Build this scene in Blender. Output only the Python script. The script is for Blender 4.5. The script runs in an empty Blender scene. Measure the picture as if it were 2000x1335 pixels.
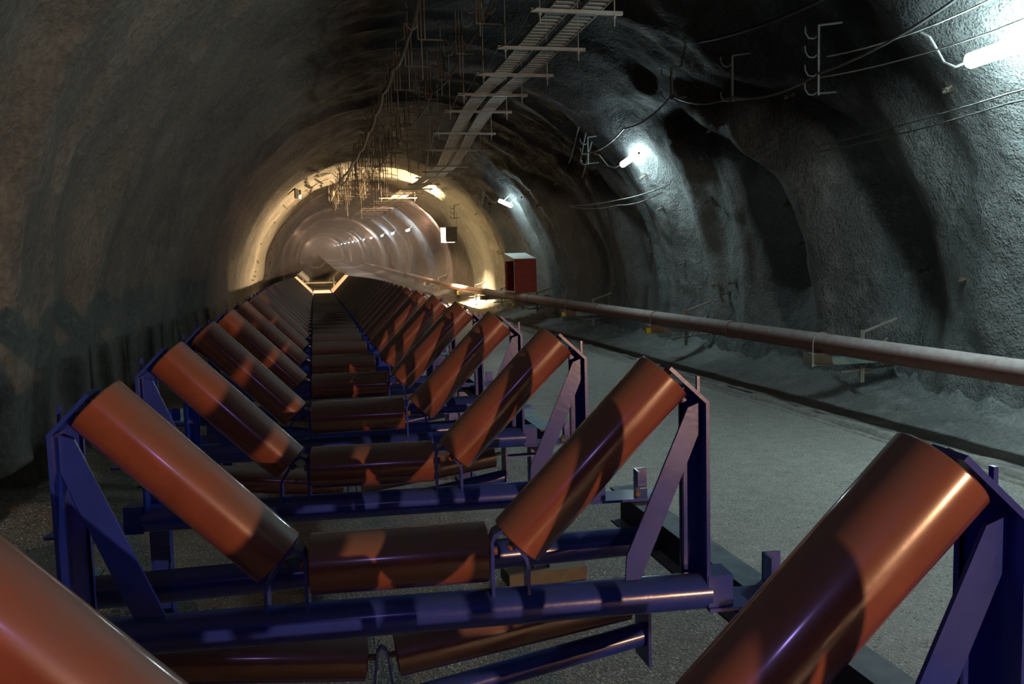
import bpy, math, random
import numpy as np
from mathutils import Vector, Matrix, noise

random.seed(7)
S = bpy.context.scene
C = S.collection
Z0 = 1.14                      # floor is z = 0, the idler reference plane lies 1.14 m above it

# ------------------------------------------------------------------ camera
cam_d = bpy.data.cameras.new('camera'); cam = bpy.data.objects.new('camera', cam_d); C.objects.link(cam)
CX, CY, CZ = 0.0431, -2.2471, 0.7702 + Z0
FPX, YAW, PITCH, ROLL = 1684.07, 0.22257, 0.09367, -0.02721
cy_, sy_, cp_, sp_ = math.cos(YAW), math.sin(YAW), math.cos(PITCH), math.sin(PITCH)
fwd = Vector((sy_ * cp_, cy_ * cp_, -sp_)); rgt = Vector((cy_, -sy_, 0)); upv = rgt.cross(fwd)
cr_, sr_ = math.cos(ROLL), math.sin(ROLL)
ra, ub = rgt * cr_ + upv * sr_, upv * cr_ - rgt * sr_
m = Matrix((ra, ub, -fwd)).transposed().to_4x4(); m.translation = (CX, CY, CZ)
cam.matrix_world = m
cam_d.sensor_width = 36.0; cam_d.lens = FPX / 2000 * 36.0; cam_d.clip_start = 0.02; cam_d.clip_end = 600
S.camera = cam

# ------------------------------------------------------------------ world, exposure, big lamps
S.view_settings.view_transform = 'Standard'; S.view_settings.look = 'None'
S.view_settings.gamma = 1.0; S.view_settings.use_curve_mapping = False; S.view_settings.exposure = 0.0
S.cycles.max_bounces = 6; S.cycles.diffuse_bounces = 3; S.cycles.glossy_bounces = 3
S.cycles.volume_bounces = 0; S.cycles.transmission_bounces = 2
S.cycles.sample_clamp_indirect = 4.0; S.cycles.caustics_reflective = False
W = bpy.data.worlds.new('world'); S.world = W; W.use_nodes = True
W.node_tree.nodes['Background'].inputs[0].default_value = (0.001, 0.0013, 0.0016, 1)
W.node_tree.nodes['Background'].inputs[1].default_value = 1.0

def lamp(name, kind, loc, power, color, radius=0.05, aim=None, cone=None, blend=0.3, size=None):
    d = bpy.data.lights.new(name, kind); d.energy = power; d.color = color
    if kind in ('POINT', 'SPOT'): d.shadow_soft_size = radius
    if kind == 'SPOT': d.spot_size = math.radians(cone); d.spot_blend = blend
    if kind == 'AREA': d.shape = 'RECTANGLE'; d.size, d.size_y = size
    o = bpy.data.objects.new(name, d); C.objects.link(o); o.location = loc
    if aim is not None: o.rotation_euler = (Vector(aim) - Vector(loc)).to_track_quat('-Z', 'Y').to_euler()
    return o
# machine headlight on the roadway behind the camera, head torch of the photographer, site floodlights and an added overhead spot
lamp('vehicle_headlight', 'SPOT', (3.6, -11.0, 0.40 + Z0), 2650, (1.0, 0.55, 0.29), 0.045, (-0.9, 6, 0.5 + Z0), 60, 1.0)
lamp('head_torch', 'POINT', (-0.12, -2.42, 0.86 + Z0), 4.5, (0.45, 0.32, 1.0), 0.018)
lamp('floodlight_beam', 'POINT', (5.55, 33.0, 1.9 + Z0), 9000, (1.0, 0.70, 0.38), 0.09)
lamp('floodlight_beam_second', 'SPOT', (-0.35, 30.3, 3.32 + Z0), 1500, (1.0, 0.58, 0.20), 0.06, (6.0, 34.8, 0.6), 104, 0.25)
lamp('added_row_spot', 'SPOT', (0.55, 20.6, 3.30 + Z0), 5500, (1.0, 0.68, 0.36), 0.05, (0.25, 21.9, 0.2 + Z0), 56, 0.5)  # added spot with no fixture, brightens the last packed rows

# ------------------------------------------------------------------ helpers
def tag(o, label=None, cat=None, group=None, kind=None):
    if label: o['label'] = label
    if cat: o['category'] = cat
    if group: o['group'] = group
    if kind: o['kind'] = kind
    return o
def empty(name, loc, label, cat, group=None, rz=0.0):
    o = bpy.data.objects.new(name, None); C.objects.link(o); o.empty_display_size = 0.05
    o.location = loc; o.rotation_euler = (0, 0, rz); return tag(o, label, cat, group)
def copy_tree(o, parent=None):
    c = o.copy(); C.objects.link(c); c.parent = parent
    for ch in list(o.children): copy_tree(ch, c)
    return c

class MB:
    def __init__(s): s.v = []; s.f = []
    def add(s, vs, fs):
        n = len(s.v); s.v += [tuple(p) for p in vs]; s.f += [tuple(i + n for i in q) for q in fs]; return s
    def box(s, lo, hi):
        (a, b, c), (d, e, f) = lo, hi
        return s.add([(a,b,c),(d,b,c),(d,e,c),(a,e,c),(a,b,f),(d,b,f),(d,e,f),(a,e,f)],
                     [(0,3,2,1),(4,5,6,7),(0,1,5,4),(1,2,6,5),(2,3,7,6),(3,0,4,7)])
    def rings(s, rings, closed=True, caps=True):
        k = len(rings[0]); n = len(s.v)
        for r in rings: s.v += [tuple(p) for p in r]
        for i in range(len(rings) - 1):
            for j in range(k if closed else k - 1):
                a = n + i * k + j; b = n + i * k + (j + 1) % k
                s.f.append((a, b, b + k, a + k))
        if caps:
            s.f.append(tuple(n + j for j in reversed(range(k)))); s.f.append(tuple(n + (len(rings) - 1) * k + j for j in range(k)))
        return s
    def tube(s, pts, r, n=10, caps=True):
        pts = [Vector(p) for p in pts]; rs = r if isinstance(r, (list, tuple)) else [r] * len(pts); rings = []; prev = None
        for i, p in enumerate(pts):
            d = (pts[min(i + 1, len(pts) - 1)] - pts[max(i - 1, 0)]).normalized()
            if prev is None:
                a = d.cross(Vector((0, 0, 1)) if abs(d.z) < .9 else Vector((0, 1, 0))).normalized()
            else:
                a = (prev - d * prev.dot(d)).normalized()
            prev = a; b = d.cross(a)
            rings.append([p + (a * math.cos(2*math.pi*j/n) + b * math.sin(2*math.pi*j/n)) * rs[i] for j in range(n)])
        return s.rings(rings, True, caps)
    def lathe(s, p0, axis, prof, n=40):
        p0 = Vector(p0); d = Vector(axis).normalized(); a = d.cross(Vector((0, 1, 0))).normalized(); b = d.cross(a)
        return s.rings([[p0 + d * t + (a * math.cos(2*math.pi*j/n) + b * math.sin(2*math.pi*j/n)) * max(r, 1e-4) for j in range(n)] for t, r in prof], True, True)
    def strap(s, poly, th, y0, y1):
        # a flat bar bent along a polyline in the x-z plane, th thick, running from y0 to y1
        P = [Vector((p[0], 0, p[1])) for p in poly]; rings = []
        for i, p in enumerate(P):
            d0 = (P[i] - P[i-1]).normalized() if i else (P[1] - P[0]).normalized()
            d1 = (P[i+1] - P[i]).normalized() if i < len(P) - 1 else d0
            d = (d0 + d1).normalized(); nrm = Vector((-d.z, 0, d.x)); k = th / 2 / max(.35, nrm.dot(Vector((-d1.z, 0, d1.x))))
            a = p + nrm * k; b = p - nrm * k
            rings.append([(a.x, y0, a.z), (b.x, y0, b.z), (b.x, y1, b.z), (a.x, y1, a.z)])
        return s.rings(rings)
    def prism(s, poly, y0, y1):
        # polygon in the x-z plane extruded in y
        k = len(poly)
        return s.add([(x, y0, z) for x, z in poly] + [(x, y1, z) for x, z in poly],
                     [tuple(range(k)), tuple(reversed(range(k, 2*k)))] + [(i, i + k, (i+1) % k + k, (i+1) % k) for i in range(k)])
    def build(s, name, mat, parent=None, smooth=False, loc=(0, 0, 0), kind=None):
        me = bpy.data.meshes.new(name); me.from_pydata(s.v, [], s.f); me.update()
        if smooth:
            me.polygons.foreach_set('use_smooth', [True] * len(me.polygons)); me.set_sharp_from_angle(angle=math.radians(40))
        bm_fix(me)
        if mat: me.materials.append(mat)
        o = bpy.data.objects.new(name, me); C.objects.link(o); o.parent = parent; o.location = loc
        if kind: o['kind'] = kind
        return o
import bmesh
def bm_fix(me):
    b = bmesh.new(); b.from_mesh(me); bmesh.ops.recalc_face_normals(b, faces=b.faces); b.to_mesh(me); b.free()

# ------------------------------------------------------------------ materials
def nodes_of(name):
    mt = bpy.data.materials.new(name); mt.use_nodes = True
    return mt, mt.node_tree, mt.node_tree.nodes['Principled BSDF']
def N(t, typ, **kw):
    n = t.nodes.new(typ)
    for k, v in kw.items():
        if k in ('operation', 'blend_type', 'data_type', 'feature', 'noise_dimensions'): setattr(n, k, v)
        else: n.inputs[k].default_value = v
    return n
def noise_n(t, scale, detail=4, rough=.55, vec=None, obj=False, dist=0.0):
    n = N(t, 'ShaderNodeTexNoise', Scale=scale, Detail=detail, Roughness=rough, Distortion=dist)
    if vec is None:
        tc = t.nodes.new('ShaderNodeTexCoord'); vec = tc.outputs['Object']
    t.links.new(vec, n.inputs['Vector']); return n
def ramp(t, src, stops):
    r = t.nodes.new('ShaderNodeValToRGB'); e = r.color_ramp.elements
    while len(e) < len(stops): e.new(.5)
    for i, (p, c) in enumerate(stops): e[i].position = p; e[i].color = (c[0], c[1], c[2], 1) if hasattr(c, '__len__') else (c, c, c, 1)
    t.links.new(src, r.inputs[0]); return r
def mix(t, fac, a, b):
    n = t.nodes.new('ShaderNodeMix'); n.data_type = 'RGBA'
    for s_, i in ((fac, 0), (a, 6), (b, 7)):
        if hasattr(s_, 'links'): t.links.new(s_, n.inputs[i])
        elif i == 0: n.inputs[0].default_value = s_
        else: n.inputs[i].default_value = (*s_, 1)
    return n.outputs[2]
def bump(t, h, dist, strength=1.0, normal=None):
    b = N(t, 'ShaderNodeBump', Distance=dist, Strength=strength); t.links.new(h, b.inputs['Height'])
    if normal is not None: t.links.new(normal, b.inputs['Normal'])
    return b.outputs['Normal']
def world_pos(t): return t.nodes.new('ShaderNodeNewGeometry').outputs['Position']

def paint(name, col, rough=.35, dust_light_col=(.10, .095, .085), dust=.55, chips=None, bumps=.0006, spec=.5, scale=1.0, coat=0.0, ulo=.35, uhi=.95):
    mt, t, p = nodes_of(name); pos = world_pos(t)
    n1 = noise_n(t, 9 * scale, 5, .6, pos); n2 = noise_n(t, 60 * scale, 3, .5, pos)
    base = mix(t, ramp(t, n1.outputs[0], [(.35, 0), (.7, 1)]).outputs[0], col, tuple(c * .72 for c in col))
    if chips:
        n3 = noise_n(t, 23 * scale, 6, .7, pos)
        base = mix(t, ramp(t, n3.outputs[0], [(.66, 0), (.70, 1)]).outputs[0], base, chips)
    geo = t.nodes.new('ShaderNodeNewGeometry'); sx = t.nodes.new('ShaderNodeSeparateXYZ'); t.links.new(geo.outputs['Normal'], sx.inputs[0])
    up = ramp(t, sx.outputs[2], [(ulo, 0), (uhi, 1)])
    mm = N(t, 'ShaderNodeMath', operation='MULTIPLY'); t.links.new(up.outputs[0], mm.inputs[0])
    dn = ramp(t, n1.outputs[0], [(.25, .45), (.7, 1)]); t.links.new(dn.outputs[0], mm.inputs[1])
    m2 = N(t, 'ShaderNodeMath', operation='MULTIPLY'); t.links.new(mm.outputs[0], m2.inputs[0]); m2.inputs[1].default_value = dust
    base = mix(t, m2.outputs[0], base, dust_light_col)
    t.links.new(base, p.inputs['Base Color'])
    rr = t.nodes.new('ShaderNodeMapRange'); t.links.new(m2.outputs[0], rr.inputs[0]); rr.inputs[3].default_value = rough; rr.inputs[4].default_value = .8
    t.links.new(rr.outputs[0], p.inputs['Roughness'])
    p.inputs['Specular IOR Level'].default_value = spec; p.inputs['Coat Weight'].default_value = coat; p.inputs['Coat Roughness'].default_value = .125
    t.links.new(bump(t, n2.outputs[0], bumps), p.inputs['Normal'])
    return mt
M_ORANGE = paint('orange_roller_paint', (.27, .080, .048), .25, (.20, .175, .16), .95, bumps=.00012, spec=.6, coat=.85, ulo=.15, uhi=.9)  # grey dust, brightened to carry cool light on the roller tops too
M_BLUE = paint('blue_frame_paint', (.024, .052, .42), .26, (.06, .12, .19), .5, None, bumps=.0003, spec=.5, coat=.3)
M_BEAM = paint('blue_grey_beam_paint', (.028, .036, .07), .5, (.46, .60, .68), 1.0, ulo=.0, uhi=.5)  # lamp light on the beam tops put into the pale upward colour
M_PIPE = paint('red_brown_pipe_paint', (.22, .085, .065), .55, (.60, .53, .51), 1.0, bumps=.0015, ulo=.0, uhi=.6)
M_STEEL = paint('galvanised_steel', (.34, .32, .28), .45, (.30, .28, .25), .4)
M_RUSTY = paint('rusty_steel', (.15, .125, .10), .6, (.2, .17, .14), .5)
M_GRIME = paint('grimy_steel', (.07, .072, .07), .6, (.10, .10, .095), .4)
M_DARK = paint('dark_rubber', (.02, .02, .02), .6, (.09, .085, .08), .5)
M_CABLE = paint('grey_cable_sheath', (.12, .12, .115), .5, (.2, .19, .18), .6)
M_WHITE = paint('white_cable_sheath', (.55, .56, .55), .5, (.45, .43, .40), .4)
M_RED = paint('red_cabinet_paint', (.58, .09, .075), .45, (.42, .36, .32), .3)
M_WHITEP = paint('white_cabinet_paint', (.62, .60, .55), .5, (.5, .47, .42), .5)
M_YELLOW = paint('yellow_reflector', (.85, .75, .03), .4, (.5, .45, .2), .2)
M_YELLOW.node_tree.nodes['Principled BSDF'].inputs['Emission Color'].default_value = (0, 0, 0, 1)
M_CREAM = paint('dusty_support_end', (.42, .42, .38), .7, (.4, .36, .3), .5)
M_WOOD = paint('old_timber', (.17, .155, .125), .8, (.28, .25, .20), .7, bumps=.002)
M_BELT = paint('black_rubber_belt', (.030, .030, .028), .55, (.10, .095, .085), .6)
M_GREEN = paint('grey_green_panel', (.28, .34, .30), .6, (.3, .33, .3), .4)

def emission(name, col, st):
    mt = bpy.data.materials.new(name); mt.use_nodes = True; t = mt.node_tree; t.nodes.clear()
    e = t.nodes.new('ShaderNodeEmission'); e.inputs[0].default_value = (*col, 1); e.inputs[1].default_value = st
    o = t.nodes.new('ShaderNodeOutputMaterial'); t.links.new(e.outputs[0], o.inputs[0]); return mt

def rock_mat(name, c1, c2, c3, bs=1.0, dark_crown=False, fs=15):
    mt, t, p = nodes_of(name); pos = world_pos(t)
    big = noise_n(t, .45, 4, .6, pos, dist=.6); mid = noise_n(t, 2.6, 5, .6, pos)
    fine = noise_n(t, fs, 3, .55, pos); grit = noise_n(t, 55, 2, .5, pos)
    col = mix(t, ramp(t, big.outputs[0], [(.38, 0), (.62, 1)]).outputs[0], c1, c2)
    col = mix(t, ramp(t, mid.outputs[0], [(.5, 0), (.72, 1)]).outputs[0], col, c3)
    if dark_crown:                                     # near-black zone over the roadway side of the crown, fading out deeper in
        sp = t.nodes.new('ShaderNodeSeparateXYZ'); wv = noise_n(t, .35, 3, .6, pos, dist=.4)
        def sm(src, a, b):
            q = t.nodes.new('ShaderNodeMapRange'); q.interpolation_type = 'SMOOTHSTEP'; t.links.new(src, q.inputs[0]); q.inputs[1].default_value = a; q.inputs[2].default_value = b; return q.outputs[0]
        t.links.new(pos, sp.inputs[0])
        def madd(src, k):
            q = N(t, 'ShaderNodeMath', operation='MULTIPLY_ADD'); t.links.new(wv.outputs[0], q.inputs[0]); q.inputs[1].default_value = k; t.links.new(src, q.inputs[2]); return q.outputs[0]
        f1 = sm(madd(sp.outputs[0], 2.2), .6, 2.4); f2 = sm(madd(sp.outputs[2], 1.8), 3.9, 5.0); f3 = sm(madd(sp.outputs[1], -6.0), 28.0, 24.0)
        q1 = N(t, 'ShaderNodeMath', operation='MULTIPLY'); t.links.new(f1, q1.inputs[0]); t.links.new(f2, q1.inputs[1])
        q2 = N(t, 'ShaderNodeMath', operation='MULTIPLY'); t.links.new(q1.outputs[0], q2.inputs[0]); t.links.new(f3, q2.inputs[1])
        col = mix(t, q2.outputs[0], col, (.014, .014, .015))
    sh = ramp(t, fine.outputs[0], [(.3, .72), (.7, 1.12)])
    mm = t.nodes.new('ShaderNodeMix'); mm.data_type = 'RGBA'; mm.blend_type = 'MULTIPLY'; mm.inputs[0].default_value = 1
    t.links.new(col, mm.inputs[6]); t.links.new(sh.outputs[0], mm.inputs[7])
    t.links.new(mm.outputs[2], p.inputs['Base Color'])
    t.links.new(ramp(t, mid.outputs[0], [(.3, .55), (.7, .9)]).outputs[0], p.inputs['Roughness'])
    p.inputs['Specular IOR Level'].default_value = .22
    n1 = bump(t, mid.outputs[0], .10 * bs); n2 = bump(t, fine.outputs[0], .75 / fs * bs, 1, n1); n3 = bump(t, grit.outputs[0], .008 * bs, 1, n2)
    t.links.new(n3, p.inputs['Normal']); return mt
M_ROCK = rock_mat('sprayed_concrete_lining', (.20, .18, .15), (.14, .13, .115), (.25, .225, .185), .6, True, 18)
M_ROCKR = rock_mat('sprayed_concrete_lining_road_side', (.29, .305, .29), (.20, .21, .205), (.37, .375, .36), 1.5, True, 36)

def ground_mat(name, c1, c2, wet, bs=1.0, sc=1.0):
    mt, t, p = nodes_of(name); pos = world_pos(t)
    big = noise_n(t, .8, 2, .5, pos); mid = noise_n(t, 6 * sc, 5, .65, pos); st = noise_n(t, 48 * sc, 3, .6, pos)
    v = noise_n(t, 95 * sc, 2, .5, pos)
    col = mix(t, ramp(t, mid.outputs[0], [(.2, 0), (.85, 1)]).outputs[0], c1, c2)
    g1 = noise_n(t, 70 * sc, 1, .5, pos); g2 = noise_n(t, 42 * sc, 2, .6, pos)
    col = mix(t, ramp(t, g1.outputs[0], [(.61, 0), (.68, 1)]).outputs[0], col, tuple(min(.85, c * 2.3) for c in c2))  # bright specks: pale grit, and wet glitter put into the colour
    col = mix(t, ramp(t, g2.outputs[0], [(.30, 1), (.40, 0)]).outputs[0], col, tuple(c * .35 for c in c1))
    t.links.new(col, p.inputs['Base Color'])
    t.links.new(ramp(t, big.outputs[0], [(.2, wet), (.85, min(1, wet + .22))]).outputs[0], p.inputs['Roughness'])
    p.inputs['Specular IOR Level'].default_value = .9
    n1 = bump(t, g2.outputs[0], .004 * bs); n2 = bump(t, st.outputs[0], .009 * bs, 1, n1); n3 = bump(t, v.outputs[0], .0035 * bs, 1, n2)
    t.links.new(n3, p.inputs['Normal']); return mt
M_GRAVEL = ground_mat('wet_gravel', (.11, .112, .10), (.30, .295, .265), .29, 3.0)
M_ROAD = ground_mat('damp_roadway', (.25, .24, .205), (.56, .545, .475), .29, 1.6, 1.0)
M_KERB = rock_mat('kerb_concrete', (.40, .38, .34), (.3, .29, .26), (.45, .43, .39), .3)
M_VERGE = rock_mat('slurry_covered_verge', (.32, .33, .315), (.21, .22, .21), (.40, .40, .385), 1.3, False, 32)

# ------------------------------------------------------------------ tunnel shell
TX, TZ, TR = 2.35, -0.2 + Z0, 4.66
def rise(y):                                    # the tunnel climbs gently beyond 30 m
    t_ = max(0.0, y - 27.0); return .018 * t_ if t_ > 12 else .018 * t_ * t_ / 24 + (.018 * 0)
def rise(y):
    t_ = max(0.0, y - 27.0); return .018 * (t_ * t_ / 24 if t_ < 12 else t_ - 6)
LAMPS_Y = [4.0, 13.3, 23.5]
def wall_disp(th, y):
    s = th * 4.6
    d = .17 * noise.noise(Vector((s * .22, y * .50, 3.1))) + .13 * noise.noise(Vector((s * .30 + 9, y * 1.15, 7.7)))
    rgd = 1 - abs(noise.noise(Vector((s * .16 + 4, y * .85, 1.3)))) * 2
    d += .10 * rgd * rgd - .04
    if math.cos(th) > 0 and 2 < y < 20:                      # hollows and ridges between the lamps
        a = math.degrees(th); kf = max(0.0, min(1.0, (54 - a) / 22)) * max(.35, min(1.0, (a + 8) / 16))
        ya = 7.15 + .03 * max(0, a - 15) + .003 * max(0, a - 25) ** 2; wob = .35 * noise.noise(Vector((a * .06, y * .4, 1)))
        g = lambda c, w: math.exp(-((y + wob - c) / w) ** 2)
        d += kf * (-.42 * g(ya, .62) + .16 * g(ya + 1.25, .5) - .34 * g(ya + 2.3, .55) - .30 * g(ya + 8.0, .6) - .22 * g(ya + 11, .5) + .12 * g(ya - 1.4, .8))
    if math.cos(th) > 0: d += min(1, math.cos(th) * 2) * .11 * noise.noise(Vector((s * .28 + 20, y * 1.7 + .5 * noise.noise(Vector((s * .5, y * .5, 2))), 11.7)))
    p = Vector((math.cos(th) * 4.6, y, math.sin(th) * 4.6))
    d += .055 * noise.noise(p * 1.3) + .022 * noise.noise(p * 3.7)
    return d
def wall_pt(th, y, inset=0.0):
    r = TR - wall_disp(th, y) - inset
    return Vector((TX + r * math.cos(th), y, TZ + r * math.sin(th) + rise(y)))
def ysteps(a, b):
    ys = [a]
    while ys[-1] < b:
        y = ys[-1]; ys.append(y + (.11 if -3 < y < 18 else .22 if y < 34 else .5 if y < 60 else 1.6))
    return ys
YS = ysteps(-15.0, 262.0)
def shell(name, t0, t1, n, mat):
    vs = []; fs = []
    for i, y in enumerate(YS):
        for j in range(n + 1):
            vs.append(tuple(wall_pt(math.radians(t0 + (t1 - t0) * j / n), y)))
    k = n + 1
    for i in range(len(YS) - 1):
        for j in range(n): fs.append((i*k+j, i*k+j+1, i*k+k+j+1, i*k+k+j))
    me = bpy.data.meshes.new(name); me.from_pydata(vs, [], fs); me.polygons.foreach_set('use_smooth', [True]*len(fs)); me.update()
    me.materials.append(mat); o = bpy.data.objects.new(name, me); C.objects.link(o); o['kind'] = 'structure'; return o
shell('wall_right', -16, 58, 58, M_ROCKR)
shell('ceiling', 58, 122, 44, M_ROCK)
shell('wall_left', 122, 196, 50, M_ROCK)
# end wall behind the camera closes the excavated chamber
mb = MB(); vs = [tuple(wall_pt(math.radians(-16 + 212 * j / 60), YS[0])) for j in range(61)]
mb.add(vs, [tuple(range(61))]); o = mb.build('wall_back', M_ROCK); o['kind'] = 'structure'

# floor: gravel bed under the conveyor, roadway, kerb, raised verge
def strip(name, x0, x1, nx, mat, hfun, ys=None, kind='structure'):
    ys = ys or YS; vs = []; fs = []; k = nx + 1
    for y in ys:
        for j in range(k):
            x = x0 + (x1 - x0) * j / nx; vs.append((x, y, hfun(x, y) + rise(y)))
    for i in range(len(ys) - 1):
        for j in range(nx): fs.append((i*k+j, i*k+j+1, i*k+k+j+1, i*k+k+j))
    me = bpy.data.meshes.new(name); me.from_pydata(vs, [], fs); me.polygons.foreach_set('use_smooth', [True]*len(fs)); me.update()
    me.materials.append(mat); o = bpy.data.objects.new(name, me); C.objects.link(o); o['kind'] = kind; return o
def h_bed(x, y):
    h = .020 * noise.noise(Vector((x * 1.5, y * 1.5, 0))) + .012 * noise.noise(Vector((x * 6, y * 6, 2)))
    if x < -.9: h += (-.9 - x) * .22 * (1 + .7 * noise.noise(Vector((x * 2, y * 1.2, 5)))) + .05 * max(0, noise.noise(Vector((x * 4, y * 4, 8))))
    return h
strip('floor', -3.2, 3.0, 56, M_GRAVEL, lambda x, y: h_bed(x, y) - .06 * max(0, min(1, (x - 2.75) / .2)))
strip('floor_roadway', 1.7, 5.50, 30, M_ROAD, lambda x, y: .010 * noise.noise(Vector((x * 1.2, y * .8, 4))) + .014 - .07 * max(0, min(1, (2.25 + .40 * noise.noise(Vector((x * .8, y * .9, 2))) - x) / .45)))
def h_verge(x, y):
    h = .06 + .015 * noise.noise(Vector((x * 3, y * 2, 1)))
    k = max(0.0, (x - 6.05) / .9); rub = .5 + .9 * noise.noise(Vector((x * 1.1, y * .9, 6)))
    h += k * (.06 + .22 * rub) + k * .22 * abs(noise.noise(Vector((x * 5, y * 4, 3)))) + min(1, k * 3) * .035 * noise.noise(Vector((x * 5, y * 5, 3)))
    return h
strip('floor_verge', 5.70, 7.35, 34, M_VERGE, h_verge)
strip('trim_1', 5.46, 5.575, 6, M_KERB, lambda x, y: -.05 if x < 5.465 or x > 5.57 else .030 + .02 * noise.noise(Vector((x * 8, y * 3, 1))))
strip('trim_2', 5.60, 5.82, 6, M_KERB, lambda x, y: -.06 if x < 5.605 else .055 + .03 * noise.noise(Vector((x * 8, y * 3, 9))))
strip('floor_gutter', 5.54, 5.64, 3, M_DARK, lambda x, y: -.03)

# ------------------------------------------------------------------ conveyor
SK = -0.08827; ROW = 1.0681
def zc(y):                                      # height of the conveyor line above its datum
    if y < 9: return .0075 * y
    if y > 24: return -.0 + rise(y) 
    k = (y - 9) / 15; k = k * k * (3 - 2 * k); return .0675 * (1 - k) + 0 * k
L0, RR = 0.4595, 0.0795
def roller_mesh(length, r=RR):
    mb = MB(); mb.lathe((0, 0, 0), (1, 0, 0), [(-.028, 0), (-.028, .012), (0.004, .012), (0.004, r - .014), (0.0, r - .012), (0.0, r - .003), (.003, r), (length - .003, r),
        (length, r - .003), (length, r - .012), (length - .004, r - .014), (length - .004, .012), (length + .028, .012), (length + .028, 0)], 44)
    return mb
def trough_idler(name, loc, label, group):
    t = empty(name, loc, label, 'idler', group, SK)
    o = roller_mesh(L0).build('roller', M_ORANGE, t, True)
    wing = roller_mesh(.6004)
    o = wing.build('roller', M_ORANGE, t, True, (L0 + .0825, .014, .019)); o.rotation_euler = (0, -.801, 0); me = o.data
    o2 = bpy.data.objects.new('roller', me); C.objects.link(o2); o2.parent = t; o2.location = (-.0845, .014, .019); o2.rotation_euler = (0, -(math.pi - .7897), 0)
    # welded tube
    mb = MB(); mb.tube([(-.62, 0, -.155), (1.072, 0, -.155)], .050, 28); mb.build('cross_tube', M_BLUE, t, True)
    for sg, x0, a in ((1, 1.062, .801), (-1, -.602, .7897)):
        # head bracket bent over the outer roller end and running down as a post
        xi = .959 if sg > 0 else -.505
        mb = MB(); mb.strap([(xi, .476), (x0, .378), (x0, -.16)], .010, -.042, .042)
        mb.strap([(x0, .375), (x0, .440)], .008, .030, .042)
        mb.build('head_bracket', M_BLUE, t)
        xw = x0 - sg * .048
        mb = MB(); mb.box((min(x0, xw), .038, -.15), (max(x0, xw), .046, .405)); mb.box((min(xw, xw + sg*.006), .038, -.15), (max(xw, xw + sg*.006), .060, .435))
        mb.build('post', M_BLUE, t)
        # flat diagonal brace
        if sg > 0: poly = [(1.052, .375), (1.018, .362), (.842, -.040), (.836, -.12), (.874, -.12), (1.012, .205), (1.052, .30)]
        else: poly = [(-.592, .375), (-.555, .360), (-.362, -.12), (-.440, -.12), (-.560, .19), (-.592, .28)]
        mb = MB(); mb.prism(poly, -.010, -.001); mb.build('brace', M_BLUE, t)
    # inner saddle straps carrying centre and wing roller ends
    mb = MB(); mb.strap([(L0 + .012, -.125), (L0 + .012, .030), (L0 + .020, .050), (L0 + .038, .060), (L0 + .060, .048), (.562, -.020), (.567, -.040), (.567, -.135)], .009, -.032, .032); mb.build('saddle_strap', M_BLUE, t)
    mb = MB(); mb.strap([(-.012, -.125), (-.012, .020), (-.020, .040), (-.038, .050), (-.060, .036), (-.108, -.035), (-.115, -.055), (-.115, -.135)], .009, -.032, .032); mb.build('saddle_strap', M_BLUE, t)
    for sg, xa, xb in ((1, 1.06, 1.375), (-1, -.955, -.61)):
        mb = MB(); mb.box((xa, -.055, -.198), (xb, .085, -.188))
        xm = xa + .07 if sg > 0 else xb - .07
        mb.box((min(xm, xa if sg > 0 else xb), -.045, -.19), (max(xm, xa if sg > 0 else xb), .045, -.10))
        xo = xb - .075 if sg > 0 else xa + .067
        mb.box((xo, .085, -.20), (xo + .008, .15, -.115)); mb.box((xo, .145, -.20), (xo + .055, .153, -.115))
        fp = mb.build('foot_plate', M_BEAM if False else M_BLUE, t)
        mb = MB(); xc = (1.27 if sg > 0 else -.85); mb.tube([(xc, -.005, -.19), (xc, -.005, -.172)], .014, 6); mb.tube([(xc, -.005, -.172), (xc, -.005, -.158)], .007, 8); mb.build('bolt', M_RUSTY, fp)
    return t
rows = [(n, n * ROW) for n in range(-2, 6)]
y = 5.30 + .86
k = 6
while y < 23.6: rows.append((k, y)); y += .53 + (.02 if k > 20 else 0); k += 1
BELT_Y = rows[-1][1] + .55
yb = rows[-1][1] + 2.0
while yb < 60: rows.append((k, yb)); yb += 2.4; k += 1
ORD = ['first', 'second', 'third', 'fourth', 'fifth', 'sixth', 'seventh', 'eighth', 'ninth', 'tenth', 'eleventh', 'twelfth', 'thirteenth', 'fourteenth', 'fifteenth',
       'sixteenth', 'seventeenth', 'eighteenth', 'nineteenth', 'twentieth']
def ordn(i):
    if i < 20: return ORD[i]
    t_ = {2: 'twenty', 3: 'thirty', 4: 'forty', 5: 'fifty', 6: 'sixty'}[(i + 1) // 10]
    r = (i + 1) % 10
    return (t_[:-1] + 'ieth') if r == 0 else t_ + '-' + ORD[r - 1]
proto = None
for n, y in rows:
    loc = (0, y, zc(y) + Z0)
    grp = 'three-roller idlers of the conveyor'
    if n < -1: lab = 'orange three-roller idler directly under the camera, below the bottom edge'
    elif n == -1: lab = 'nearest orange idler, cut off by the bottom edge, its wing rollers filling both lower corners'
    elif n == 0: lab = 'nearest whole idler, three orange rollers on a blue frame with two foot plates'
    elif n < 6: lab = 'widely spaced orange three-roller idler on blue frame, %s row from the camera' % ordn(n + 1)
    elif y < BELT_Y: lab = 'closely spaced orange idler, %s of the packed rows beyond the wide ones' % ordn(n - 6)
    else: lab = 'blue idler carrying the dark belt, %s one under the belt' % ordn(n - [r for r in rows if r[1] < BELT_Y][-1][0] - 1)
    if proto is None: proto = o = trough_idler('troughing_idler', loc, lab, grp)
    else: o = copy_tree(proto); o.location = loc; o['label'] = lab
    for c in o.children: pass

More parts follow.
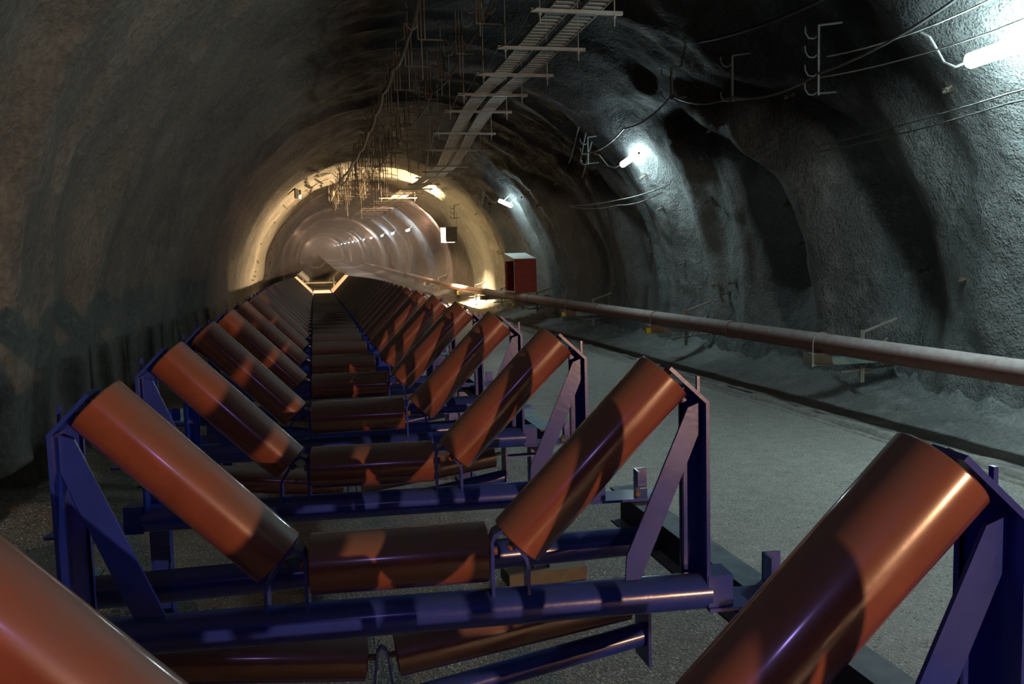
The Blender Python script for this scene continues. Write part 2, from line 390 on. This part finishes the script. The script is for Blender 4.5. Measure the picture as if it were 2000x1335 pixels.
# support tables: two I-beams, tie tubes, legs
def table(y0, y1, legs, ties, label):
    zt = Z0 - .200 + zc((y0 + y1) / 2)
    if y0 < 1: zt = Z0 - .200
    t = empty('conveyor_table', (.225, (y0 + y1) / 2, zt - .94 if False else 0), label, 'conveyor frame', 'support tables of the conveyor')
    yc = (y0 + y1) / 2
    for sg in (-1, 1):
        x = sg * 1.055
        mb = MB(); a, b = y0 - yc, y1 - yc
        mb.box((x - .05, a, zt - .009), (x + .05, b, zt)); mb.box((x - .05, a, zt - .150), (x + .05, b, zt - .141)); mb.box((x - .004, a, zt - .141), (x + .004, b, zt - .009))
        mb.build('side_beam', M_BEAM, t)
    for ty in ties:
        mb = MB(); mb.tube([(-1.05, ty - yc, zt - .098), (1.05, ty - yc, zt - .112)], .055, 24); mb.build('tie_tube', M_BLUE, t, True)
    for ly in legs:
        for sg in (-1, 1):
            x = sg * 1.055; w = .05; l = ly - yc; g = rise(ly)
            mb = MB(); mb.box((x - w, l - .05, g), (x - w + .007, l + .05, zt - .15)); mb.box((x + w - .007, l - .05, g), (x + w, l + .05, zt - .15)); mb.box((x - w, l - .0035, g), (x + w, l + .0035, zt - .15))
            mb.add([(x - w, l - .055, zt - .25), (x - w, l - .055, zt - .60), (x + w, l - .055, zt - .60), (x + w, l - .055, zt - .32), (x, l - .055, zt - .25),
                    (x - w, l - .050, zt - .25), (x - w, l - .050, zt - .60), (x + w, l - .050, zt - .60), (x + w, l - .050, zt - .32), (x, l - .050, zt - .25)],
                   [(0,1,2,3,4), (9,8,7,6,5), (0,4,9,5), (4,3,8,9), (3,2,7,8), (2,1,6,7), (1,0,5,6)])
            lg = mb.build('leg', M_BLUE, t)
            mb = MB(); mb.box((x - .09, l - .09, g - .03), (x + .09, l + .09, g + .012)); mb.build('base_plate', M_BLUE, lg)
    return t
table(-2.4, 1.18, (-2.15, .02), (-1.6, .80), 'blue grey beam table under the nearest idlers, its beam showing beside the roadway')
table(2.34, 5.6, (2.62, 5.2), (3.1, 5.0), 'blue grey beam table under the third to fifth idler rows')
y0 = 5.72
for i in range(14):
    table(y0, y0 + 3.1, (y0 + .3, y0 + 2.8), (y0 + .9,), 'blue grey beam table, %s one under the packed idlers and belt' % ordn(i)); y0 += 3.2

# return idlers slung below
def return_idler(y, label):
    t = empty('return_idler', (.19, y, 0), label, 'return idler', 'return idlers under the conveyor')
    z = Z0 + (zc(y) if y > 1 else 0)
    for sg in (-1, 1):
        a = math.atan2(.10, .83); ln = .76
        mb = MB(); mb.lathe((0, 0, 0), (1, 0, 0), [(-.03, 0), (-.03, .010), (.003, .010), (.003, .062), (0, .064), (.003, .070), (ln - .003, .070), (ln, .064), (ln - .003, .062), (ln - .003, .010), (ln + .04, .010), (ln + .04, 0)], 36)
        o = mb.build('roller', M_ORANGE, t, True, (sg * .045, 0, z - .432)); o.rotation_euler = (0, -a if sg > 0 else -(math.pi - a), 0)
        mb = MB(); mb.tube([(0, -.0, z - .600), (sg * .86, -.0, z - .470)], .038, 22); mb.build('tube', M_BLUE, t, True)
        mb = MB(); mb.box((sg * .86 - .005, -.06, z - .56), (sg * .86 + .005, .06, z - .27)); mb.box((min(sg*.86, sg*1.055), -.03, z - .36), (max(sg*.86, sg*1.055), .03, z - .352)); mb.build('end_plate', M_BLUE, t)
    mb = MB(); mb.strap([(-.040, z - .60), (-.014, z - .40), (0, z - .385), (.014, z - .40), (.040, z - .60)], .007, -.05, -.03); mb.build('centre_bracket', M_BLUE, t)
    return t
for i in range(10):
    return_idler(.35 + 2.13 * i, 'orange V return roller pair under the conveyor, %s counted from the camera' % ordn(i))

# belt beginning beyond the last packed idler
mb = MB(); rings = []
yy = BELT_Y
prof = [(-.475, .53), (-.36, .415), (-.16, .215), (-.06, .125), (-.01, .092), (.0, .090), (.455, .090), (.47, .092), (.53, .130), (.62, .215), (.82, .415), (.935, .53)]
while yy < 230:
    z = zc(yy) + Z0 + .006
    top = [(x, yy + x * SK, z + h) for x, h in prof]; bot = [(x, yy + x * SK, z + h - .014) for x, h in reversed(prof)]
    rings.append(top + bot); yy += 1.0 if yy < 60 else 3.0
mb.rings(rings); o = mb.build('conveyor_belt', M_BELT, None, True); tag(o, 'dark rubber conveyor belt running away from the last orange idlers', 'belt')

t = empty('belt_guide_frame', (.20, BELT_Y - .10, Z0 + zc(BELT_Y)), 'pale crossbar with short upright standing over the start of the belt', 'guide frame')
MB().box((-.50, -.02, .27), (.46, .02, .30)).build('crossbar', M_STEEL, t); MB().box((.38, -.02, .10), (.42, .02, .46)).build('upright', M_STEEL, t); MB().box((-.50, -.02, .30), (-.47, .02, .44)).build('upright', M_STEEL, t)

# ------------------------------------------------------------------ pipe and its supports on the right
PX, PZ, PR = 5.90, -.30 + Z0, .115
mb = MB(); yy = [-1.0] + [float(v) for v in range(2, 26, 3)]
pts = [(PX, -1.0, PZ)] + [(PX, v, PZ + rise(v)) for v in np.arange(2, 110, 3.0)]
pipe = MB().tube(pts, PR, 28).build('water_pipe', M_PIPE, None, True); tag(pipe, 'long dusty red-brown pipe running along the right wall', 'pipe')
for v in (9.2, 15.2, 21.2, 27.2, 33.2):
    MB().tube([(PX, v - .05, PZ + rise(v)), (PX, v + .05, PZ + rise(v))], PR + .012, 28).build('coupling', M_PIPE, pipe, True)
sup_y = [1.6, 6.9, 12.0, 17.3, 22.6, 27.6, 32.6, 38, 43.5, 49, 55]
where = ['out of view right of the frame', 'with blank cream end face, nearest one in view', 'second in view, below the second wall lamp', 'third in view, left of the second', 'beside the red cabinet',
         'in the ochre lit wall section', 'farther one at the edge of the haze', 'first inside the haze', 'second inside the haze', 'third inside the haze', 'fourth inside the haze']
for i, sy in enumerate(sup_y):
    t = empty('pipe_support', (0, sy, rise(sy)), 'steel cantilever pipe support %s' % where[i], 'pipe bracket', 'cantilever supports of the pipe')
    zb = PZ - PR
    mb = MB(); mb.box((5.72, -.055, zb - .012), (7.0, .055, zb)); mb.box((5.72, -.055, zb - .15), (7.0, .055, zb - .138)); mb.box((5.72, -.004, zb - .14), (7.0, .004, zb - .01)); mb.build('cantilever', M_STEEL if i > 1 else M_GREEN, t)
    mb = MB(); mb.box((5.706, -.10, zb - .155), (5.720, .10, zb + .004)); ef = mb.build('end_face', M_CREAM, t)
    if i != 1:
        mb = MB(); mb.box((5.696, -.045, zb - .135), (5.706, .045, zb - .045)); mb.box((5.66, -.112, zb - .14), (5.74, -.104, zb - .05)); r_ = mb.build('reflector', M_YELLOW, ef); r_['label'] = 'yellow reflector'
    mb = MB(); ang = [math.pi * (1 - k / 12) for k in range(13)]
    rr = PR + .008
    mb.tube([(PX - rr, 0, zb - .02)] + [(PX + rr * math.cos(a), 0, PZ + rr * math.sin(a)) for a in ang] + [(PX + rr, 0, zb - .02)], .008, 8); mb.build('u_bolt', M_STEEL, t, True)
    mb = MB(); mb.box((6.45, .04, zb - .40), (6.50, .09, zb + .24)); mb.box((6.47, .03, zb - .40), (6.476, .12, zb + .24)); mb.build('bracket_post', M_STEEL, t)
    mb = MB(); mb.tube([(6.18, .05, zb - .26), (6.95, .09, zb - .22)], .016, 8); mb.build('wall_rod', M_STEEL, t, True)
    mb = MB(); mb.tube([(6.47, .07, zb + .20), (6.95, .05, zb + .36)], .02, 8); mb.build('wall_rod', M_STEEL, t, True)
    mb = MB(); mb.tube([(6.47, .07, zb - .32), (7.0, .3, zb + .10)], .016, 8); mb.build('wall_rod', M_STEEL, t, True)

# ------------------------------------------------------------------ red cabinet on the wall
t = empty('wall_cabinet', (5.78, 22.5, Z0 - .17), 'red box cabinet with white top and open dark front, above the pipe', 'cabinet')
w, d, h = .66, 1.3, .98
mb = MB(); mb.box((0, 0, 0), (w, d, .02)); mb.box((.0, 0, .02), (w, .02, h)); mb.box((0, d - .02, .02), (w, d, h)); mb.box((w - .02, .02, .02), (w, d - .02, h)); mb.build('body', M_RED, t)
mb = MB(); mb.add([(-.02, -.02, h), (w, -.02, h), (w, d + .02, h), (-.02, d + .02, h), (-.02, -.02, h + .02), (w, -.02, h + .02), (w, d + .02, h + .20), (-.02, d + .02, h + .20)], [(0,3,2,1),(4,5,6,7),(0,1,5,4),(1,2,6,5),(2,3,7,6),(3,0,4,7)]); mb.build('top', M_WHITEP, t)
mb = MB(); mb.box((-.012, 0, 0), (0, .05, h)); mb.box((-.012, d - .05, 0), (0, d, h)); mb.box((-.012, .05, 0), (0, d - .05, .05)); mb.box((-.012, .05, h - .05), (0, d - .05, h)); mb.build('door_frame', M_WHITEP, t)
mb = MB(); mb.box((.30, .1, .02), (.32, d - .1, h - .05)); mb.build('inner_panel', M_DARK, t)

# ------------------------------------------------------------------ tube lamps on the right wall
M_TUBE = emission('lit_lamp_diffuser', (.70, .95, 1.0), 130)
M_TUBEB = emission('lit_lamp_diffuser_behind', (.76, .95, 1.0), 45)
M_TUBEF = emission('lit_lamp_diffuser_far', (.80, .92, 1.0), 70)
def tube_lamp(p, q, label, mat=None, r=.055, group='tube lamps along the right wall'):
    p, q = Vector(p), Vector(q); t = empty('tube_lamp', p, label, 'lamp', group); d = q - p; u = d.normalized()
    MB().tube([u * .02, d - u * .02], r, 16).build('diffuser', mat or M_TUBE, t, True)
    out = Vector((TX - p.x, 0, TZ - p.z)).normalized()
    bk = -out
    mb = MB(); mb.tube([-u * .005, u * .03], r * .55, 16); mb.tube([d - u * .03, d + u * .005], r * .55, 16); mb.build('end_cap', M_WHITEP, t, True)
    for k in (.25, .75): MB().tube([d * k + bk * .04, d * k + bk * .45], .012, 6).build('mounting_rod', M_STEEL, t)
    return t
tube_lamp((5.75, 4.44, 2.41 + Z0), (5.73, 2.94, 2.44 + Z0), 'bright tube lamp cut off by the right edge of the picture', None, .068)
tube_lamp((5.74, 13.20, 2.50 + Z0), (5.78, 12.45, 2.62 + Z0), 'short bright tube lamp in the middle of the right wall, second along')
tube_lamp((5.62, 23.6, 2.60 + Z0), (5.88, 23.1, 2.40 + Z0), 'tilted tube lamp near the ochre section, third along')
tube_lamp((5.62, -5.2, 2.38 + Z0), (5.60, -6.7, 2.40 + Z0), 'tube lamp behind the camera on the right wall', M_TUBEB, group='tube lamps out of view')
for i, ly in enumerate((50.5, 60.6, 70.3, 84.0, 97, 110, 124, 138, 155, 175, 200, 230)):
    z = 2.45 + Z0 + rise(ly)
    tube_lamp((5.62, ly, z), (5.62, ly - 1.3, z), 'small distant lamp in the haze, %s of the far row' % ordn(i), M_TUBEF, .055, 'distant lamps inside the haze')

# floodlight on the right wall that lights the bright ring, with side shields
def flood(loc, rz, label, w, hgt, dep, glow):
    t = empty('floodlight', loc, label, 'lamp', None, rz)          # local -x is the beam direction
    mb = MB(); mb.box((0, -w/2, -hgt/2), (.06, w/2, hgt/2)); mb.build('housing', M_DARK, t)
    MB().box((-dep, -w/2 - .012, -hgt/2), (.02, -w/2, hgt/2)).build('side_shield', M_DARK, t)
    MB().box((-dep - (.12 if glow is M_FLOOD else 0), w/2, -hgt/2), (.02, w/2 + .012, hgt/2)).build('side_shield', M_WHITEP, t)
    mb = MB(); mb.box((-dep * .70, -w/2, hgt/2), (.12, w/2, hgt/2 + .012)); mb.build('visor', M_DARK, t)
    mb = MB(); mb.box((-.012, -w/2 + .02, -hgt/2 + .02), (-.002, w/2 - .02, hgt/2 - .02)); mb.build('lens', glow, t)
    mb = MB(); mb.tube([(.06, 0, hgt/2), (.10, 0, hgt/2 + .75)], .018, 8); mb.build('hanger_rod', M_STEEL, t)
    return t
M_FLOOD = emission('lit_floodlight_lens', (1.0, .78, .50), 55)
flood((5.74, 33.0, 1.9 + Z0), 0.0, 'bright floodlight on the right wall, its beam glowing in the haze', .40, .60, .42, M_FLOOD)
flood((-.42, 30.15, 3.38 + Z0), math.pi - .25, 'small black floodlight box hanging in the lit arch, seen from behind', .34, .32, .10, emission('lit_small_lens', (1.0, .7, .4), 4))

# ------------------------------------------------------------------ cable tray under the crown
bars = [(2.30, 3.40, 4.0), (2.35, 3.42, 5.45), (2.42, 3.45, 6.92), (2.40, 3.54, 8.53), (2.42, 3.55, 10.07), (2.39, 3.53, 11.55), (2.41, 3.62, 13.08), (2.57, 3.87, 15.67), (2.80, 4.15, 18.33),
        (3.2, 4.39, 21.7), (3.25, 4.4, 23.2), (3.25, 4.4, 24.9), (3.25, 4.34, 27.1), (3.0, 4.34, 29.0), (2.8, 4.32, 31.4), (2.75, 4.3, 33.5), (2.7, 4.3, 35.6), (2.65, 4.25, 37.6), (2.6, 4.2, 39.6), (2.55, 4.1, 41.8), (2.5, 4.0, 44), (2.5, 4.0, 47), (2.5, 4, 50), (2.5, 4, 54), (2.5, 4, 58)]
BZ = 3.40 + Z0
for i, (xa, xb, y) in enumerate(bars):
    z = BZ + rise(y)
    vis = ('out of view, %s one' % ORD[i]) if i < 2 else ('%s from the top edge' % ordn(i - 2))
    t = empty('hanger_bar', (xa, y, z), 'pale steel crossbar under the ceiling trays, ' + vis, 'hanger bar', 'crossbars carrying the ceiling trays')
    ln = xb - xa
    mb = MB(); mb.box((0, -.022, 0), (ln, .022, .038)); mb.build('crossbar', M_STEEL, t)
    for xx in (.10, ln - .09):
        top = math.sqrt(max(.1, TR * TR - (xa + xx - TX) ** 2)) + TZ + rise(y) - z
        mb = MB(); mb.tube([(xx, 0, -.12), (xx, 0, top - .05)], .008, 6); mb.tube([(xx, 0, -.03), (xx, 0, -.005)], .02, 6); mb.build('threaded_rod', M_STEEL, t)
def tray_x(y):
    for (a, b, y0), (c, d, y1) in zip(bars, bars[1:]):
        if y0 <= y <= y1: k = (y - y0) / (y1 - y0); return (a + (c - a) * k + b + (d - b) * k) / 2
    return (bars[-1][0] + bars[-1][1]) / 2
rung = None
for off, lab in ((-.175, 'ladder cable tray under the ceiling, the one nearer the conveyor side'), (.175, 'ladder cable tray under the ceiling, the one nearer the lamps')):
    t = empty('cable_tray', (0, 3.6, BZ + .05), lab, 'cable tray', 'pair of ladder trays under the ceiling')
    wd = .115
    for sg in (-1, 1):
        rings = []
        for y in np.arange(3.6, 58.2, .6):
            x = tray_x(y) + off + sg * wd; z = rise(y)
            rings.append([(x - .008, y - 3.6, z), (x + .008, y - 3.6, z), (x + .008, y - 3.6, z + .05), (x - .008, y - 3.6, z + .05)])
        MB().rings(rings).build('side_rail', M_STEEL, t)
    yv = 5.4; cnt = 0; rest = MB()
    while yv < 58:
        x = tray_x(yv) + off; z = rise(yv) + .004
        if cnt < 290:
            if rung is None:
                rung = MB().box((-wd, -.030, 0), (wd, .030, .012)).build('rung', M_STEEL, t, False, (x, yv - 3.6, z))
            else:
                o = bpy.data.objects.new('rung', rung.data); C.objects.link(o); o.parent = t; o.location = (x, yv - 3.6, z)
        else: rest.box((x - wd, yv - 3.63, z), (x + wd, yv - 3.57, z + .012))
        cnt += 1; yv += .135
    rest.build('rungs', M_STEEL, t, kind='stuff')
# thin wire running along the left ends of the crossbars
pts = []
for (a, b, y0), (c, d, y1) in zip(bars[:9], bars[1:10]):
    for k in range(6):
        f = k / 6; pts.append((a + (c - a) * f, y0 + (y1 - y0) * f, BZ + .02 - .10 * math.sin(math.pi * f)))
o = MB().tube(pts, .007, 6).build('earth_wire', M_CABLE, None, True); tag(o, 'thin wire sagging between the left ends of the ceiling crossbars', 'wire')

# ------------------------------------------------------------------ hook racks hanging from the crown
def hook_poly(cx, z, w, sg):
    return [(cx, z), (cx + sg * w * .25, z - w * .38), (cx + sg * w * .55, z - w * .42), (cx + sg * w * .85, z - w * .2), (cx + sg * w, z + w * .12)]
def hook_rack(x, y, z, label, both=True, tiers=3, tail=.6, group=None):
    top = math.sqrt(max(.1, TR * TR - (x - TX) ** 2)) + TZ + rise(y)
    t = empty('cable_hook_rack', (x, y, z), label, 'cable hook', group)
    mb = MB()
    for dx in (-.045, .045): mb.tube([(dx, 0, -.12), (dx, 0, .24 * tiers)], .011, 6)
    mb.tube([(-.045, 0, -.12), (.045, 0, -.12)], .011, 6); mb.build('upright', M_RUSTY, t)
    MB().tube([(0, 0, -.12 - tail), (0, 0, top - z - .02)], .009, 6).build('hanging_rod', M_RUSTY, t)
    for k in range(tiers):
        for sg in ((-1, 1) if both else (-1,)):
            p = hook_poly(sg * .045, k * .24 + .06, .15, sg)
            MB().tube([(a, 0, b) for a, b in p], .010, 6).build('hook', M_RUSTY, t, True)
    MB().tube([(.045, 0, -.12), (.28, 0, -.12)], .010, 6).build('foot_bar', M_RUSTY, t)
    return t
G1, G2 = 'hook racks of the outer ceiling row', 'hook racks of the inner ceiling row'
ys2 = [8.2, 9.7, 11.4, 13.0, 14.7, 16.5, 18.4, 20.4, 22.5, 24.6, 26.6, 28.4, 30.2, 31.8, 33.4, 35.0, 36.6, 38.2]
for i, yv in enumerate(ys2):
    hook_rack(2.12, yv, 3.98 + Z0 - .25, 'rusty hook rack in the ceiling row beside the trays, %s from the camera' % ordn(i), True, 2, [.15, .3, .25, .9, 1.0, .9][i % 6], G1)
    hook_rack(1.50, yv + .7, 3.95 + Z0 - .25, 'rusty hook rack in the ceiling row above the conveyor, %s from the camera' % ordn(i), i > 3, 2, [.5, .35, .4, .45, .8][i % 5], G2)
    if yv > 26:
        hook_rack(1.05, yv + .3, 3.7 + Z0 - .2, 'hook rack of the third ceiling row inside the lit arch, %s from the camera' % ordn(i - 10), True, 2, .3, 'hook racks of the third ceiling row')
# cables lying through the racks
def cable(path, r, label, mat=M_CABLE, name='cable', group=None, sag=0.0):
    pts = []
    for a, b in zip(path, path[1:]):
        for k in range(7):
            f = k / 7; pts.append((a[0] + (b[0]-a[0]) * f, a[1] + (b[1]-a[1]) * f, a[2] + (b[2]-a[2]) * f - sag * 4 * f * (1 - f)))
    pts.append(path[-1]); o = MB().tube(pts, r, 7).build(name, mat, None, True); return tag(o, label, 'cable', group)
zz = 3.80 + Z0
cable([(1.42, 8.0, zz + .25), (1.42, 9.7, zz), (1.38, 11.5, zz - .02), (1.36, 13.2, zz - .05), (1.36, 15, zz - .1), (1.34, 17, zz - .15), (1.3, 20, zz - .2), (1.28, 23, zz - .05), (1.3, 26, zz - .05), (1.2, 30, zz - .1), (1.2, 34, zz), (1.2, 40, zz)], .030, 'thick grey cable bundle along the inner ceiling hooks', sag=.10)
cable([(2.25, 7.4, zz + .2), (2.24, 9.7, zz - .05), (2.2, 13, zz - .08), (2.15, 16.5, zz - .1), (2.1, 20.4, zz - .1), (2.0, 24.6, zz - .1), (2.0, 30, zz), (2.0, 38, zz)], .016, 'thin cable along the outer ceiling hooks', M_RUSTY, sag=.12)
cable([(1.30, 22.0, zz - .1), (1.1, 26, zz - .2), (.95, 28, zz - .25), (.9, 30, zz - .3), (.9, 34, zz - .2), (.9, 38, zz - .1)], .04, 'pale cable bundle dropping into the lit arch', M_STEEL, sag=.08)
rnd = random.Random(3)
hang = []
for i in range(40):
    x = rnd.uniform(.75, 3.0); yv = rnd.uniform(24, 40); top = wall_pt(math.acos(max(-1, min(1, (x - TX) / TR))), yv).z + .03; ln = rnd.uniform(.5, 1.25)
    t = MB().tube([(0, 0, 0), (rnd.uniform(-.03, .03), 0, -ln)], .011, 5).build('roof_bolt', M_STEEL if i % 2 else M_RUSTY, None, False, (x, yv, top))
    tag(t, 'thin steel rod hanging from the crown of the lit arch', 'roof bolt', 'rods hanging in the lit arch')

# ------------------------------------------------------------------ hooks and cables of the right wall
def wall_hooks(x, y, z, tiers, step, label):
    t = empty('wall_hook_rail', (x, y, z), label, 'cable hook', 'hook rails on the upper right wall')
    MB().box((-.012, -.02, -.04), (.012, .02, step * (tiers - 1) + .10)).build('rail', M_GRIME, t)
    for k in range(tiers):
        p = [(0, 0), (-.05, -.035), (-.11, -.03), (-.145, .02), (-.15, .08)]
        MB().tube([(a, 0, b + k * step) for a, b in p], .009, 6).build('hook', M_GRIME, t, True)
    MB().tube([(0, 0, step * (tiers - 1) + .10), (.28, .0, step * (tiers - 1) + .14)], .012, 6).build('wall_arm', M_GRIME, t)
    MB().tube([(0, 0, -.02), (.22, .0, 0)], .012, 6).build('wall_arm', M_GRIME, t)
    return t
wall_hooks(5.25, 6.0, 2.44 + Z0, 4, .19, 'four-hook rail nearest the camera on the upper right wall')
wall_hooks(5.20, 7.8, 2.70 + Z0, 2, .42, 'two-hook rail, next beyond the four-hook rail')
wall_hooks(5.05, 9.3, 3.0 + Z0, 2, .3, 'dim two-hook rail in the dark part of the right wall')
wall_hooks(5.30, 13.9, 2.62 + Z0, 3, .19, 'three-hook rail with looped cables beside the second lamp')
wall_hooks(5.30, 24.6, 2.62 + Z0, 3, .19, 'three-hook rail with cables beside the third lamp')
wall_hooks(5.45, 31.2, 2.5 + Z0, 3, .19, 'hook rail in the ochre section above the floodlight')
cable([(5.55, 1.8, 3.5 + Z0), (5.40, 3.6, 3.0 + Z0), (5.25, 6.0, 2.62 + Z0), (5.2, 7.8, 2.72 + Z0), (5.05, 9.3, 3.02 + Z0), (5.15, 11.5, 2.9 + Z0), (5.25, 13.9, 2.8 + Z0)], .014, 'grey cable looping from hook to hook on the upper right wall', sag=.10)
cable([(5.62, 1.5, 3.05 + Z0), (5.55, 3.9, 2.80 + Z0), (5.36, 6.0, 2.80 + Z0)], .009, 'thin pale cable above the nearest lamp', M_WHITE, sag=.06)
cable([(5.60, 1.8, 2.78 + Z0), (5.60, 4.0, 2.55 + Z0), (5.30, 6.1, 2.60 + Z0)], .007, 'fine wire just above the nearest lamp', M_WHITE, sag=.04)
cable([(5.3, 2.5, 3.9 + Z0), (5.2, 5.2, 3.32 + Z0), (5.0, 8.3, 3.50 + Z0)], .02, 'dark sagging cable at the top right', M_DARK, sag=.08)
cable([(5.72, 2.0, 2.12 + Z0), (5.78, 4.0, 2.05 + Z0), (5.80, 6.8, 2.0 + Z0)], .008, 'upper messenger wire below the nearest lamp', M_CABLE, sag=.02)
cable([(5.72, 2.0, 2.02 + Z0), (5.78, 4.0, 1.97 + Z0), (5.80, 6.8, 1.93 + Z0)], .008, 'lower messenger wire below the nearest lamp', M_CABLE, sag=.03)
cable([(5.85, 11.4, 1.95 + Z0), (5.8, 13.6, 1.88 + Z0), (5.6, 16.2, 1.95 + Z0)], .010, 'upper wire below the second lamp', M_WHITE, sag=.03)
cable([(5.85, 11.6, 1.86 + Z0), (5.8, 13.6, 1.78 + Z0), (5.6, 16.2, 1.93 + Z0)], .010, 'lower wire below the second lamp', M_WHITE, sag=.06)
def pigtail(p, label, s=1.0, mat=M_WHITE):
    x, y, z = p
    pts = [(x, y, z), (x - .02, y + .15 * s, z - .02), (x - .04, y + .30 * s, z + .05), (x - .06, y + .38 * s, z + .17), (x - .10, y + .45 * s, z + .30), (x - .13, y + .55 * s, z + .36)]
    return cable(pts, .011, label, mat, 'lamp_flex')
pigtail((5.75, 4.46, 2.41 + Z0), 'white flex curling up from the nearest lamp', .8)
pigtail((5.74, 13.22, 2.50 + Z0), 'white flex curling up from the second lamp', 2.2)
pigtail((5.62, 23.62, 2.60 + Z0), 'white flex curling up from the third lamp', 3.5)
for i, (a, b) in enumerate((((5.2, 14.1, 3.35), (5.25, 15.0, 2.75)), ((5.3, 14.0, 3.2), (5.3, 14.3, 2.7)), ((5.35, 13.8, 3.0), (5.4, 14.6, 2.4)), ((5.3, 24.8, 3.2), (5.25, 26.0, 2.6)), ((5.4, 24.6, 3.0), (5.4, 25.6, 2.5)))):
    mid = [(a[j] + b[j]) / 2 for j in range(3)]; mid[1] += .25; mid[2] -= .25
    cable([(a[0], a[1], a[2] + Z0), (mid[0], mid[1], mid[2] + Z0), (b[0], b[1], b[2] + Z0)], .014, 'loose grey cable end hanging at the %s' % ('second lamp, %s' % ORD[i] if i < 3 else 'third lamp, %s' % ORD[i - 3]), M_CABLE, 'cable_end')

# rock bolts poking out of the lining
bolt = MB().tube([(0, 0, 0), (0, 0, .16)], .013, 6).tube([(0, 0, .10), (0, 0, .125)], .032, 6)
bolt.add([(-.06, -.06, .03), (.06, -.06, .03), (.06, .06, .03), (-.06, .06, .03), (-.06, -.06, .036), (.06, -.06, .036), (.06, .06, .036), (-.06, .06, .036)], [(0,3,2,1),(4,5,6,7),(0,1,5,4),(1,2,6,5),(2,3,7,6),(3,0,4,7)])
b0 = bolt.build('rock_bolt', M_RUSTY)
tag(b0, 'short steel rock bolt sticking out of the right wall lining', 'rock bolt', 'rock bolts in the right wall')
bd = []
for i in range(36): bd.append((math.radians(rnd.uniform(-2, 42)), rnd.uniform(4, 30), 'right'))
for i in range(44): bd.append((math.radians(rnd.choice([rnd.uniform(85, 178), rnd.uniform(120, 178)])), rnd.uniform(30.5, 46), 'left'))
for i, (th, yv, side) in enumerate(bd):
    o = b0 if i == 0 else b0.copy()
    if i: C.objects.link(o)
    o.location = wall_pt(th, yv, -.03); o.rotation_euler = Vector((-math.cos(th), rnd.uniform(-.25, .25), -math.sin(th))).to_track_quat('Z', 'Y').to_euler()
    if side == 'left': o['label'] = 'dark steel rock bolt sticking out of the floodlit arch lining'; o['group'] = 'rock bolts in the lit arch'

# small white card on the left wall, timbers and a plate on the floor
p = wall_pt(math.radians(169.5), 21.9, .02)
o = MB().box((-.004, -.07, -.11), (.004, .07, .11)).build('wall_card', M_WHITEP, None, False, p); tag(o, 'small white card fixed to the left wall', 'card')
o = MB().box((-.24, -.10, 0), (.24, .10, .08)).build('timber_block', M_WOOD, None, False, (1.30, 2.62, .01)); o.rotation_euler = (0, 0, .06); tag(o, 'pale timber block lying on the gravel under the second row', 'timber')
o = MB().box((-.5, -.1, 0), (.5, .1, .09)).build('timber_block', M_WOOD, None, False, (-.95, 1.95, .05)); o.rotation_euler = (0, 0, -.1); tag(o, 'dark timber on the ground left of the conveyor', 'timber')
o = MB().box((-.40, -.3, 0), (.40, .3, .01)).build('ground_plate', M_GREEN, None, False, (-.9, 1.2, .45)); o.location = (-.55, .95, .06); tag(o, 'grey green plate lying beneath the left beam', 'plate')

# ------------------------------------------------------------------ dusty haze deeper in the tunnel
hz = MB(); secs = []
for y in (33.45, 60.0, 110.0, 180.0, 258.0):
    secs.append([(TX + 4.9 * math.cos(a), y, TZ + 4.9 * math.sin(a) + rise(y)) for a in [math.radians(-18 + 216 * k / 24) for k in range(25)]])
hz.rings(secs)
mt = bpy.data.materials.new('dust_haze'); mt.use_nodes = True; t = mt.node_tree; t.nodes.clear()
vs_ = t.nodes.new('ShaderNodeVolumeScatter'); vs_.inputs['Color'].default_value = (1.0, .86, .76, 1); vs_.inputs['Density'].default_value = .0115; vs_.inputs['Anisotropy'].default_value = .1
oo = t.nodes.new('ShaderNodeOutputMaterial'); t.links.new(vs_.outputs[0], oo.inputs['Volume'])
o = hz.build('dust_haze', mt); tag(o, 'brown dust haze filling the tunnel beyond the lit arch', 'haze', None, 'stuff')
# warm site lamps far inside, all turned away down the tunnel
for i, (x, yy, pw) in enumerate(((5.6, 40, 1500), (-1.2, 62, 1500), (5.6, 84, 2200), (5.6, 118, 3000), (-1.0, 160, 9000), (5.0, 205, 14000))):
    lamp('tunnel_site_lamp', 'SPOT', (x, yy, 2.7 + Z0 + rise(yy)), pw * .6, (1.0, .60, .40), .15, (2.3, yy + 9, 1.5 + Z0 + rise(yy)), 150, .5)
